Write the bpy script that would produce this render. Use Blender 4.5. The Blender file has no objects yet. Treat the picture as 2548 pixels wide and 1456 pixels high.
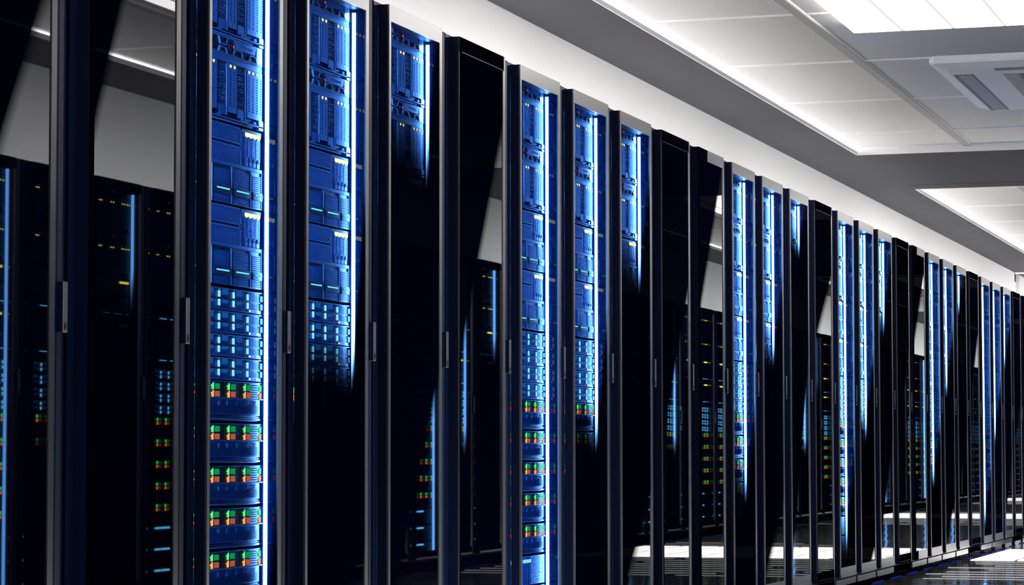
import bpy, bmesh, math, random
from mathutils import Vector, Matrix

# ------------------------------------------------------------------ camera, world, exposure
sc = bpy.context.scene
C = sc.collection
FZ = 0.085                                   # height of the door bottoms above the floor
F_PX, YAW, PITCH, ROLL = 6643.4, 0.307606, 0.0599388, -0.0010134
CAM_Y, CAM_Z = -2.52516, 0.636539 + FZ
cam_d = bpy.data.cameras.new('camera')
cam_d.sensor_width = 36.0
cam_d.lens = F_PX / 2548.0 * 36.0
cam_d.clip_start = 0.02
cam_d.clip_end = 200
cam = bpy.data.objects.new('camera', cam_d)
C.objects.link(cam)
_f = Vector((math.cos(YAW) * math.cos(PITCH), math.sin(YAW) * math.cos(PITCH), math.sin(PITCH)))
_r = Vector((math.sin(YAW), -math.cos(YAW), 0))
_u = _r.cross(_f)
_m = Matrix((_r, _u, -_f)).transposed()
_m = _m @ Matrix.Rotation(ROLL, 3, 'Z')
cam.matrix_world = Matrix.Translation((0, CAM_Y, CAM_Z)) @ _m.to_4x4()
sc.camera = cam
w = bpy.data.worlds.new('world')
sc.world = w
w.use_nodes = True
w.node_tree.nodes['Background'].inputs[0].default_value = (0.6, 0.65, 0.75, 1)
w.node_tree.nodes['Background'].inputs[1].default_value = 0.0
sc.view_settings.view_transform = 'Standard'
sc.view_settings.look = 'None'
sc.view_settings.exposure = 0.0
sc.view_settings.gamma = 1.0
sc.view_settings.use_curve_mapping = False
sc.cycles.max_bounces = 8
sc.cycles.transparent_max_bounces = 16
sc.cycles.sample_clamp_indirect = 6.0
sc.cycles.use_denoising = True

LAMP_E = 7.0
COVE_E = 55.0
UP_E = 22.5
STRIP_E = 80.0
TINT = (0.11, 0.25, 0.46)                     # blue tinted door glass

# ------------------------------------------------------------------ materials
def nodes(name):
    m = bpy.data.materials.new(name)
    m.use_nodes = True
    nt = m.node_tree
    for n in list(nt.nodes):
        if n.type != 'OUTPUT_MATERIAL':
            nt.nodes.remove(n)
    return m, nt, nt.nodes['Material Output']

def pbr(name, col, rough=0.5, metal=0.0, noise=0.0, nscale=(20, 20, 20), bump=0.0, spec=0.5, bscale=None):
    m, nt, out = nodes(name)
    p = nt.nodes.new('ShaderNodeBsdfPrincipled')
    p.inputs['Base Color'].default_value = (*col, 1)
    p.inputs['Roughness'].default_value = rough
    p.inputs['Metallic'].default_value = metal
    p.inputs['Specular IOR Level'].default_value = spec
    nt.links.new(p.outputs[0], out.inputs[0])
    if noise or bump:
        tc = nt.nodes.new('ShaderNodeTexCoord')
        mp = nt.nodes.new('ShaderNodeMapping')
        mp.inputs['Scale'].default_value = nscale
        nz = nt.nodes.new('ShaderNodeTexNoise')
        nz.inputs['Scale'].default_value = 1.0
        nz.inputs['Detail'].default_value = 4
        nt.links.new(tc.outputs['Object'], mp.inputs[0])
        nt.links.new(mp.outputs[0], nz.inputs['Vector'])
        if noise:
            mr = nt.nodes.new('ShaderNodeMapRange')
            mr.inputs['To Min'].default_value = 1 - noise
            mr.inputs['To Max'].default_value = 1 + noise
            mx = nt.nodes.new('ShaderNodeVectorMath')
            mx.operation = 'SCALE'
            mx.inputs[0].default_value = col
            nt.links.new(nz.outputs['Fac'], mr.inputs['Value'])
            nt.links.new(mr.outputs[0], mx.inputs['Scale'])
            nt.links.new(mx.outputs[0], p.inputs['Base Color'])
        if bump:
            b = nt.nodes.new('ShaderNodeBump')
            b.inputs['Strength'].default_value = bump
            b.inputs['Distance'].default_value = 0.001
            nt.links.new(nz.outputs['Fac'], b.inputs['Height'])
            nt.links.new(b.outputs[0], p.inputs['Normal'])
    return m

def glow(name, col, e):
    m, nt, out = nodes(name)
    n = nt.nodes.new('ShaderNodeEmission')
    n.inputs[0].default_value = (*col, 1)
    n.inputs[1].default_value = e
    nt.links.new(n.outputs[0], out.inputs[0])
    return m

M = {}
def behind(name, col, e):
    return glow(name, (col[0] / TINT[0], col[1] / TINT[1], col[2] / TINT[2]), e)
M['wall'] = pbr('white_wall_paint', (0.86, 0.86, 0.855), 0.8, noise=0.015, nscale=(6, 6, 6), bump=0.1)
M['soffit'] = pbr('grey_soffit_paint', (0.085, 0.084, 0.090), 0.9, spec=0.0, noise=0.05, nscale=(1, 1, 1))
M['tile'] = pbr('ceiling_tile', (0.68, 0.67, 0.655), 0.95, spec=0.0, noise=0.02, nscale=(3, 3, 3))
M['tbar'] = pbr('ceiling_bar', (0.42, 0.41, 0.40), 0.6)
M['bar_white'] = pbr('white_enamel', (0.93, 0.93, 0.93), 0.6)
M['ac_grey'] = pbr('air_conditioner_grey', (0.30, 0.29, 0.30), 0.6)
M['ac_dark'] = pbr('air_conditioner_vent_dark', (0.10, 0.095, 0.09), 0.6)
M['lamp'] = glow('lamp_diffuser_light', (1, 0.965, 0.91), LAMP_E)
M['cove'] = glow('cove_light', (1, 0.99, 0.97), COVE_E)
M['floor'] = pbr('dark_polished_floor', (0.11, 0.108, 0.106), 0.09, spec=0.65, noise=0.2, nscale=(4, 4, 4))
def pillow(m, tx, ty, y0, slope):
    nt = m.node_tree; N, L = nt.nodes.new, nt.links.new
    tc = N('ShaderNodeTexCoord'); sp = N('ShaderNodeSeparateXYZ'); L(tc.outputs['Object'], sp.inputs[0])
    hs = []
    for i, (t, o) in enumerate(((tx, 0.0), (ty, y0))):
        a = N('ShaderNodeMath'); a.operation = 'SUBTRACT'; L(sp.outputs[i], a.inputs[0]); a.inputs[1].default_value = o
        b = N('ShaderNodeMath'); b.operation = 'DIVIDE'; L(a.outputs[0], b.inputs[0]); b.inputs[1].default_value = t
        c = N('ShaderNodeMath'); c.operation = 'FLOORED_MODULO'; L(b.outputs[0], c.inputs[0]); c.inputs[1].default_value = 1.0
        d = N('ShaderNodeMath'); d.operation = 'SUBTRACT'; L(c.outputs[0], d.inputs[0]); d.inputs[1].default_value = 0.5
        e = N('ShaderNodeMath'); e.operation = 'MULTIPLY'; L(d.outputs[0], e.inputs[0]); L(d.outputs[0], e.inputs[1])
        f = N('ShaderNodeMath'); f.operation = 'MULTIPLY'; L(e.outputs[0], f.inputs[0]); f.inputs[1].default_value = -slope * t
        hs.append(f.outputs[0])
    s_ = N('ShaderNodeMath'); s_.operation = 'ADD'; L(hs[0], s_.inputs[0]); L(hs[1], s_.inputs[1])
    b = N('ShaderNodeBump'); b.inputs['Strength'].default_value = 1.0; b.inputs['Distance'].default_value = 1.0
    L(s_.outputs[0], b.inputs['Height'])
    p = next(n for n in nt.nodes if n.type == 'BSDF_PRINCIPLED'); L(b.outputs[0], p.inputs['Normal'])
pillow(M['floor'], 0.41, 0.31, 0.04, 0.010)
M['grout'] = pbr('floor_joint', (0.008, 0.008, 0.009), 0.6)
M['steel'] = pbr('brushed_grey_metal', (0.205, 0.20, 0.215), 0.33, 0.9, noise=0.12, nscale=(260, 260, 1.2))
M['black'] = pbr('matt_black_paint', (0.0012, 0.0012, 0.004), 0.9, spec=0.0)  # dark reflections of the metal put in as flat black
M['gun'] = pbr('gunmetal', (0.07, 0.07, 0.085), 0.3, 0.7)  # steel copy darkened where the stiles reflect dark surroundings
M['side'] = pbr('dark_door_edge', (0.003, 0.006, 0.026), 0.42, 0.0, spec=0.12, noise=0.2, nscale=(400, 400, 0.6))
M['body'] = pbr('dark_cabinet_body', (0.003, 0.007, 0.034), 0.42, 0.0, spec=0.10, noise=0.2, nscale=(400, 400, 0.6))
M['inner'] = pbr('glossy_cabinet_lining', (0.002, 0.014, 0.060), 0.045, 0.0, spec=1.0)
M['keyhole'] = pbr('black_keyhole', (0.003, 0.003, 0.003), 0.4)
M['srv'] = pbr('blue_grey_server_plastic', (0.08, 0.28, 0.85), 0.34, 0.15, noise=0.12, nscale=(60, 60, 60))
M['srv_dark'] = pbr('dark_server_plastic', (0.006, 0.026, 0.13), 0.35, 0.2, noise=0.2, nscale=(60, 60, 60))
M['srv_lite'] = pbr('light_server_metal', (0.45, 0.65, 0.95), 0.28, 0.3)
M['recess'] = pbr('server_recess', (0.003, 0.006, 0.025), 0.6)
M['strip'] = glow('blue_light_strip', (0.55, 0.75, 1.0), STRIP_E)
M['lampbar'] = glow('lamp_slat_light', (1, 0.99, 0.97), 0.84)
M['uplight'] = glow('uplight_tube', (1, 0.99, 0.975), UP_E)
M['floor_light'] = glow('backlit_floor_glass', (1, 0.975, 0.93), 3.8)  # glows in place of lamp reflections on the floor
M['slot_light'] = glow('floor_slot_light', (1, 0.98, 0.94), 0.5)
M['far_strip'] = glow('blue_light_strip_dimmed', (0.55, 0.75, 1.0), STRIP_E * 0.16)
M['under'] = glow('blue_under_light', (0.01, 0.09, 1.0), 0.2)
M['yellow'] = behind('yellow_indicator', (1.0, 0.92, 0.17), 1.7)
M['lime'] = behind('lime_indicator', (0.95, 1.0, 0.45), 1.5)
M['cyan'] = behind('cyan_indicator', (0.12, 0.72, 1.0), 1.2)
M['ice'] = behind('ice_blue_indicator', (0.22, 0.72, 1.0), 1.2)
M['ice_dim'] = behind('dim_blue_lens', (0.01, 0.12, 0.50), 0.6)  # dim reflections of the indicators painted as glowing blocks
M['green'] = behind('green_indicator', (0.10, 1.0, 0.22), 1.3)
M['green_dim'] = behind('dim_green_lens', (0.005, 0.30, 0.07), 0.9)
M['orange'] = behind('orange_indicator', (1.0, 0.33, 0.07), 1.5)
M['orange_dim'] = behind('dim_orange_lens', (0.42, 0.10, 0.05), 0.9)
M['opp_dark'] = pbr('black_server_plastic', (0.004, 0.006, 0.015), 0.5)  # darkened copy of the server plastics for the reflected row
M['opp_ice'] = behind('bright_blue_indicator', (0.10, 0.55, 1.0), 5.0)
M['opp_green'] = behind('bright_green_indicator', (0.05, 1.0, 0.12), 4.0)
M['opp_orange'] = behind('bright_orange_indicator', (1.0, 0.22, 0.03), 4.5)
M['opp_yellow'] = behind('bright_yellow_indicator', (1.0, 0.85, 0.10), 4.5)
M['white_dot'] = behind('warm_white_dot', (1.0, 0.8, 0.6), 1.3)
M['red'] = behind('red_indicator', (1.0, 0.08, 0.12), 0.9)

def painted_dark_glass(name, painted_dark, gloss):
    """Door glass whose opacity holds painted dark reflections; film sets their edge.  film = (u0, z0, width, uR, zR): clear above the curved edge.
    gloss = (zL, zR): mirror reflections masked in below the slanted line from zL at the left edge to zR at the right edge."""
    m, nt, out = nodes(name)
    N, L = nt.nodes.new, nt.links.new
    def math_(op, a, b=None, c=None, clamp=False):
        n = N('ShaderNodeMath'); n.operation = op; n.use_clamp = clamp
        for i, v in enumerate((a, b, c)):
            if v is None: continue
            if isinstance(v, (int, float)): n.inputs[i].default_value = v
            else: L(v, n.inputs[i])
        return n.outputs[0]
    tc = N('ShaderNodeTexCoord'); sp = N('ShaderNodeSeparateXYZ')
    L(tc.outputs['Object'], sp.inputs[0])
    U, Z = sp.outputs[0], sp.outputs[2]
    if painted_dark is None: t = None; tv = 0.0
    elif painted_dark == 'clear': t = None; tv = 1.0
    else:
        u0, z0, wd, uR, zR = painted_dark
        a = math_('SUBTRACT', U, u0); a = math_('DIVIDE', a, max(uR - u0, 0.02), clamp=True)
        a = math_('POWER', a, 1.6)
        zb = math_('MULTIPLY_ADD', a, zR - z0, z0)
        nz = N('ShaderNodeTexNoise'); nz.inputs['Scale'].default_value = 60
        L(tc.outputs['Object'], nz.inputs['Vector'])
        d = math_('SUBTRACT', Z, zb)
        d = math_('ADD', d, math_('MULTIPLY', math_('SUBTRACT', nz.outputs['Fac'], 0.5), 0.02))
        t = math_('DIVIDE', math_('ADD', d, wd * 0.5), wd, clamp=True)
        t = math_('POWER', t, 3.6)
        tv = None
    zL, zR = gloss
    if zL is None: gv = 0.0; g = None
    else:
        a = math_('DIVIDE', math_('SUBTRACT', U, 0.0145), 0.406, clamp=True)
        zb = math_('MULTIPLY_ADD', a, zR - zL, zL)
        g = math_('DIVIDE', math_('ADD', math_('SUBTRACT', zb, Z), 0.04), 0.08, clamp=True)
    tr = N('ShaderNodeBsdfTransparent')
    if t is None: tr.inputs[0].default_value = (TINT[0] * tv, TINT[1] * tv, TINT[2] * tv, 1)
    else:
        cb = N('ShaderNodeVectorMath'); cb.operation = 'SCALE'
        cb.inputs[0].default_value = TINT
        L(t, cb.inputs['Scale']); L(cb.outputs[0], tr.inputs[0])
    df = N('ShaderNodeBsdfDiffuse'); df.inputs[0].default_value = (0.0003, 0.0005, 0.004, 1)
    add = N('ShaderNodeAddShader'); L(tr.outputs[0], add.inputs[0]); L(df.outputs[0], add.inputs[1])
    gl = N('ShaderNodeBsdfGlossy'); gl.inputs['Roughness'].default_value = 0.012
    gl.inputs[0].default_value = (0.95, 0.97, 1, 1)
    fr = N('ShaderNodeFresnel'); fr.inputs[0].default_value = 1.5
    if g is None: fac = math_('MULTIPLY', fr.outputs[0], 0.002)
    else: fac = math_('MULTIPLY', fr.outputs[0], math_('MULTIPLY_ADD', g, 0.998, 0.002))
    mx = N('ShaderNodeMixShader')
    L(fac, mx.inputs[0]); L(add.outputs[0], mx.inputs[1]); L(gl.outputs[0], mx.inputs[2])
    L(mx.outputs[0], out.inputs[0])
    return m

# ------------------------------------------------------------------ mesh builder
class MB:
    def __init__(s): s.bm = bmesh.new(); s.mats = []
    def mi(s, m):
        if m not in s.mats: s.mats.append(m)
        return s.mats.index(m)
    def hexa(s, P, m, smooth=False):
        v = [s.bm.verts.new(p) for p in P]
        i = s.mi(m)
        for f in ((0, 3, 2, 1), (4, 5, 6, 7), (0, 1, 5, 4), (1, 2, 6, 5), (2, 3, 7, 6), (3, 0, 4, 7)):
            fc = s.bm.faces.new([v[k] for k in f]); fc.material_index = i; fc.smooth = smooth
    def box(s, x0, x1, y0, y1, z0, z1, m):
        s.hexa([(x0, y0, z0), (x1, y0, z0), (x1, y1, z0), (x0, y1, z0), (x0, y0, z1), (x1, y0, z1), (x1, y1, z1), (x0, y1, z1)], m)
    def prism(s, pts, y0, y1, m):
        """polygon in the x-z plane (counter-clockwise seen from -y) pushed from y0 to y1"""
        a = [s.bm.verts.new((p[0], y0, p[1])) for p in pts]
        b = [s.bm.verts.new((p[0], y1, p[1])) for p in pts]
        i = s.mi(m); n = len(pts)
        fs = [s.bm.faces.new(a), s.bm.faces.new(b[::-1])]
        for k in range(n): fs.append(s.bm.faces.new((a[(k + 1) % n], a[k], b[k], b[(k + 1) % n])))
        for f in fs: f.material_index = i
    def bar(s, x0, z0, x1, z1, wd, y0, y1, m):
        dx, dz = x1 - x0, z1 - z0; l = math.hypot(dx, dz); nx, nz = -dz / l * wd / 2, dx / l * wd / 2
        s.prism([(x0 - nx, z0 - nz), (x1 - nx, z1 - nz), (x1 + nx, z1 + nz), (x0 + nx, z0 + nz)], y0, y1, m)
    def cyl(s, cx, cy, z0, z1, r, m, n=16):
        i = s.mi(m)
        a = [s.bm.verts.new((cx + r * math.cos(2 * math.pi * k / n), cy + r * math.sin(2 * math.pi * k / n), z0)) for k in range(n)]
        b = [s.bm.verts.new((v.co.x, v.co.y, z1)) for v in a]
        for k in range(n):
            f = s.bm.faces.new((a[k], a[(k + 1) % n], b[(k + 1) % n], b[k])); f.material_index = i; f.smooth = True
        for f in (s.bm.faces.new(a[::-1]), s.bm.faces.new(b)): f.material_index = i
    def grille(s, u0, u1, z0, z1, nu, nz, bu, bz, y0, y1, m):
        """grid of thin bars leaving nu x nz openings"""
        for k in range(nu + 1):
            x = u0 + (u1 - u0) * k / nu; s.box(x - bu / 2, x + bu / 2, y0, y1, z0, z1, m)
        for k in range(nz + 1):
            z = z0 + (z1 - z0) * k / nz; s.box(u0, u1, y0 + 0.0001, y1, z - bz / 2, z + bz / 2, m)
    def lattice(s, u0, u1, z0, z1, step, wd, y0, y1, m):
        """crossing diagonal bars clipped to a rectangle"""
        H, W = z1 - z0, u1 - u0
        for sg in (1, -1):
            c = -H
            while c < W:
                xa, xb = c, c + H
                za, zb = z0, z1
                if xa < 0: za = z0 + (0 - xa); xa = 0
                if xb > W: zb = z1 - (xb - W); xb = W
                if xb - xa > 0.002:
                    if sg > 0: s.bar(u0 + xa, za, u0 + xb, zb, wd, y0, y1, m)
                    else: s.bar(u0 + xa, z0 + z1 - za, u0 + xb, z0 + z1 - zb, wd, y0 + 0.0002, y1 - 0.0002, m)
                c += step
    def done(s, name, bevel=0):
        if bevel:
            bmesh.ops.bevel(s.bm, geom=[e for e in s.bm.edges], offset=bevel, segments=1, affect='EDGES', clamp_overlap=True)
        me = bpy.data.meshes.new(name)
        bmesh.ops.recalc_face_normals(s.bm, faces=s.bm.faces)
        s.bm.to_mesh(me); s.bm.free()
        for m in s.mats: me.materials.append(m)
        return me

def link(name, me, parent=None, loc=(0, 0, 0)):
    o = bpy.data.objects.new(name, me); C.objects.link(o); o.location = loc
    if parent is not None: o.parent = parent
    return o
def thing(name, label, cat, loc, group=None, rz=0.0, me=None):
    o = bpy.data.objects.new(name, me); C.objects.link(o); o.location = loc; o.rotation_euler.z = rz
    o['label'] = label; o['category'] = cat
    if group: o['group'] = group
    return o
def struct(name, me, loc=(0, 0, 0)):
    o = link(name, me, None, loc); o['kind'] = 'structure'; return o

ORD = ['first', 'second', 'third', 'fourth', 'fifth', 'sixth', 'seventh', 'eighth', 'ninth', 'tenth', 'eleventh', 'twelfth', 'thirteenth',
       'fourteenth', 'fifteenth', 'sixteenth', 'seventeenth', 'eighteenth', 'nineteenth', 'twentieth', 'twenty-first', 'twenty-second',
       'twenty-third', 'twenty-fourth', 'twenty-fifth', 'twenty-sixth', 'twenty-seventh', 'twenty-eighth', 'twenty-ninth', 'thirtieth', 'thirty-first', 'thirty-second']

# ------------------------------------------------------------------ geometry numbers (local: x = u along the row, y = into the cabinet, z up)
S0, PITCH_R = 5.63764, 0.6
DW, DH = 0.4425, 1.8687
GU0, GU1 = 0.0145, 0.4205
GZ0, GZ1 = FZ + 0.0513, FZ + 1.8227
SU0, SU1 = -0.022, 0.465       # server width
SY = 0.066                     # server face depth
MIR = 0.476                    # inner side lining
H_SOF = CAM_Z + 1.985          # soffit height
H_TILE = H_SOF + 0.050
WALL_Y = 1.1
AISLE = 2.8
OPP_Y = -AISLE
ROOM_X0, ROOM_X1 = -1.5, 46.0

# ------------------------------------------------------------------ server modules: each returns list of (part name, parent part or None, mesh)
def P(name, parent, mb, bevel=0): return [name, parent, mb.done(name, bevel)]

def module_blade():
    T, B = 1.8452 + FZ, 1.6388 + FZ          # local z of the first one; copies are moved down
    T0 = T; h = lambda z: z - T              # store relative to module top
    z = lambda v: v - 1.6388                 # measured on the second module, whose top is 1.6388
    parts = []
    c = MB()
    c.box(SU0, SU1, SY + 0.006, 0.55, z(1.4345), z(1.6385), M['srv_dark'])
    c.box(SU0, SU1, SY - 0.001, SY + 0.006, z(1.6365), z(1.6388), M['srv_lite'])
    c.box(SU0, SU1, SY, SY + 0.006, z(1.5775), z(1.5920), M['srv'])
    for k in range(4): c.box(SU0, SU1 - 0.004, SY - 0.0014, SY, z(1.5925 + 0.0019 * k), z(1.5933 + 0.0019 * k), M['srv_lite'])
    c.box(SU0, SU1, SY - 0.003, SY + 0.006, z(1.4405), z(1.4440), M['srv'])
    c.box(SU0, 0.40, SY - 0.004, SY + 0.006, z(1.4345), z(1.4365), M['srv_lite'])
    c.box(0.44, SU1, SY - 0.003, SY + 0.006, z(1.4345), z(1.458), M['srv_lite'])
    for u in (0.03, 0.20, 0.33, 0.41): c.box(u, u + 0.016, SY - 0.002, SY + 0.006, z(1.4455), z(1.4525), M['srv'])
    parts.append(P('chassis', None, c))
    e = MB()                                 # header: trapezoid bays and name panel
    e.box(SU0, 0.430, SY + 0.003, SY + 0.0062, z(1.5960), z(1.6365), M['recess'])
    e.box(0.4300, SU1, SY - 0.0005, SY + 0.0062, z(1.5960), z(1.6365), M['srv_lite'])
    def trap(u0, u1, z0, z1, up, d=0.008):
        a, b = (u0, u1), (u0 + d, u1 - d)
        lo, hi = (a, b) if up else (b, a)
        e.bar(lo[0], z(z0), hi[0], z(z1), 0.0026, SY - 0.002, SY + 0.004, M['srv_lite'])
        e.bar(lo[1], z(z0), hi[1], z(z1), 0.0026, SY - 0.002, SY + 0.004, M['srv_lite'])
        e.bar(hi[0] if up else lo[0], z(z1 if up else z0), hi[1] if up else lo[1], z(z1 if up else z0), 0.0022, SY - 0.002, SY + 0.004, M['srv'])
    for off in (0, -0.152):
        trap(0.201 + off, 0.252 + off, 1.6185, 1.6355, False)
        trap(0.199 + off, 0.249 + off, 1.5975, 1.6115, True)
    trap(0.288, 0.345, 1.5975, 1.6140, True)
    trap(0.381, 0.430, 1.5975, 1.6128, True, 0.010)
    e.prism([(0.289, z(1.6365)), (0.299, z(1.6165)), (0.418, z(1.6165)), (0.426, z(1.6365))][::-1], SY - 0.001, SY + 0.004, M['srv'])
    rnd = random.Random(5)
    for k in range(60):
        u = rnd.choice([rnd.uniform(SU0 + 0.01, 0.19), rnd.uniform(0.205, 0.245), rnd.uniform(0.255, 0.285)]); zz = rnd.uniform(1.599, 1.633)
        e.box(u, u + rnd.uniform(0.0012, 0.004), SY + 0.0005, SY + 0.004, z(zz), z(zz + rnd.uniform(0.0012, 0.003)), M['srv_lite'])
    for k in range(18):
        u = rnd.uniform(0.30, 0.42); zz = rnd.uniform(1.6, 1.609)
        e.box(u, u + 0.0025, SY + 0.0005, SY + 0.004, z(zz), z(zz + 0.0025), M['srv_lite'])
    parts.append(P('header_panel', None, e))
    tx = MB()                                # the faint lettering of the name panel
    def glyph(u, s, segs):
        for a, b, c_, d in segs: tx.bar(u + a * s, z(1.6240) + b * s, u + c_ * s, z(1.6240) + d * s, 0.0007, SY - 0.0016, SY - 0.001, M['srv_lite'])
    four = [(0, 1, 0, .4), (0, .4, .6, .4), (.5, 1, .5, 0)]
    X = [(0, 0, .6, 1), (0, 1, .6, 0)]
    glyph(0.340, 0.007, [(0, -.1, 0, 1.1)]); glyph(0.343, 0.007, four); glyph(0.350, 0.007, four); glyph(0.357, 0.007, X)
    for k in range(6): glyph(0.368 + 0.006 * k, 0.0055, [(0, 0, 0, 1), (.5, 0, .5, 1), (0, (k % 3) / 2 + .001, .5, (k % 3) / 2)])
    parts.append(P('lettering', 'header_panel', tx))
    r = MB()
    r.bar(0.2875, z(1.6225), 0.2860, z(1.6200), 0.0014, SY - 0.002, SY, M['red']); r.bar(0.2860, z(1.6200), 0.2895, z(1.6165), 0.0014, SY - 0.002, SY, M['red'])
    parts.append(P('red_indicator', 'header_panel', r)); r = MB()
    r.bar(0.3860, z(1.6035), 0.3885, z(1.6000), 0.0012, SY - 0.002, SY, M['red'])
    parts.append(P('red_indicator', 'header_panel', r))
    # blades: (u0, u1, lane centres) and port modules
    lanes = [(0.3696, 0.4642, (0.3820, 0.4067, 0.4316, 0.4555)), (0.2549, 0.3067, (0.2688, 0.2928)), (0.1440, 0.1905, (0.1690, 0.1500)), (0.0290, 0.0810, (0.0430, 0.0670))]
    for u0, u1, cs in lanes:
        b = MB()
        zt, zb = z(1.5768), z(1.4580)
        b.box(u0, u1, SY + 0.003, SY + 0.008, zb, zt, M['recess'])
        edges = [u0]
        for i in range(len(cs) - 1): edges.append(0.5 * (sorted(cs)[i] + sorted(cs)[i + 1]))
        edges.append(u1)
        for c_ in cs:
            lo = max(e_ for e_ in edges if e_ < c_); hi = min(e_ for e_ in edges if e_ > c_)
            g0, g1 = c_ - 0.0050, c_ + 0.0050
            b.box(lo + 0.0004, g0, SY - 0.001, SY + 0.004, zb, zt, M['srv'])
            b.box(g1, hi - 0.0004, SY - 0.001, SY + 0.004, zb, zt, M['srv'])
            b.box(g0, g1, SY - 0.001, SY + 0.004, z(1.5625), zt, M['srv'])
            b.box(g0, g1, SY - 0.001, SY + 0.004, zb, z(1.4705), M['srv'])
            b.box(c_ - 0.0012, c_ + 0.0012, SY - 0.001, SY + 0.004, z(1.4705), z(1.5625), M['srv'])
            for k in range(15):
                zz = 1.4705 + k * 0.00638
                b.box(g0, g1, SY - 0.0009, SY + 0.004, z(zz), z(zz + 0.0024), M['srv'])
        parts.append(P('blade', None, b))
        y = MB()
        for c_ in cs:
            for d in (-0.0036, 0.0008): y.box(c_ + d, c_ + d + 0.0032, SY - 0.002, SY, z(1.5675), z(1.5735), M['yellow'])
        parts.append(['indicator_light', len(parts) - 1, y.done('indicator_light')])
    for u0, u1 in ((0.3100, 0.3635), (0.1950, 0.2500), (0.0850, 0.1400), (-0.02, 0.026)):
        b = MB()
        zt, zb = z(1.5755), z(1.4495)
        b.box(u0, u1, SY + 0.003, SY + 0.008, zb, zt, M['srv_dark'])
        b.box(u0, u0 + 0.002, SY - 0.001, SY + 0.004, zb, zt, M['srv_dark']); b.box(u1 - 0.002, u1, SY - 0.001, SY + 0.004, zb, zt, M['srv_lite'])
        b.box(u0, u1, SY, SY + 0.004, zb, z(1.4720), M['srv'])
        rr = random.Random(int(u0 * 1000))
        for g in range(6):
            z0 = 1.5590 - g * 0.0150
            for i in range(5):
                for j in range(2):
                    if rr.random() < 0.9:
                        uu = u0 + 0.005 + i * (u1 - u0 - 0.009) / 5
                        b.box(uu, uu + 0.0042, SY + 0.0006, SY + 0.003, z(z0 + j * 0.0058), z(z0 + j * 0.0058 + rr.uniform(0.0022, 0.0042)), rr.choice([M['srv'], M['srv_lite'], M['srv']]))
        parts.append(P('port_module', None, b))
    return parts

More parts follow.
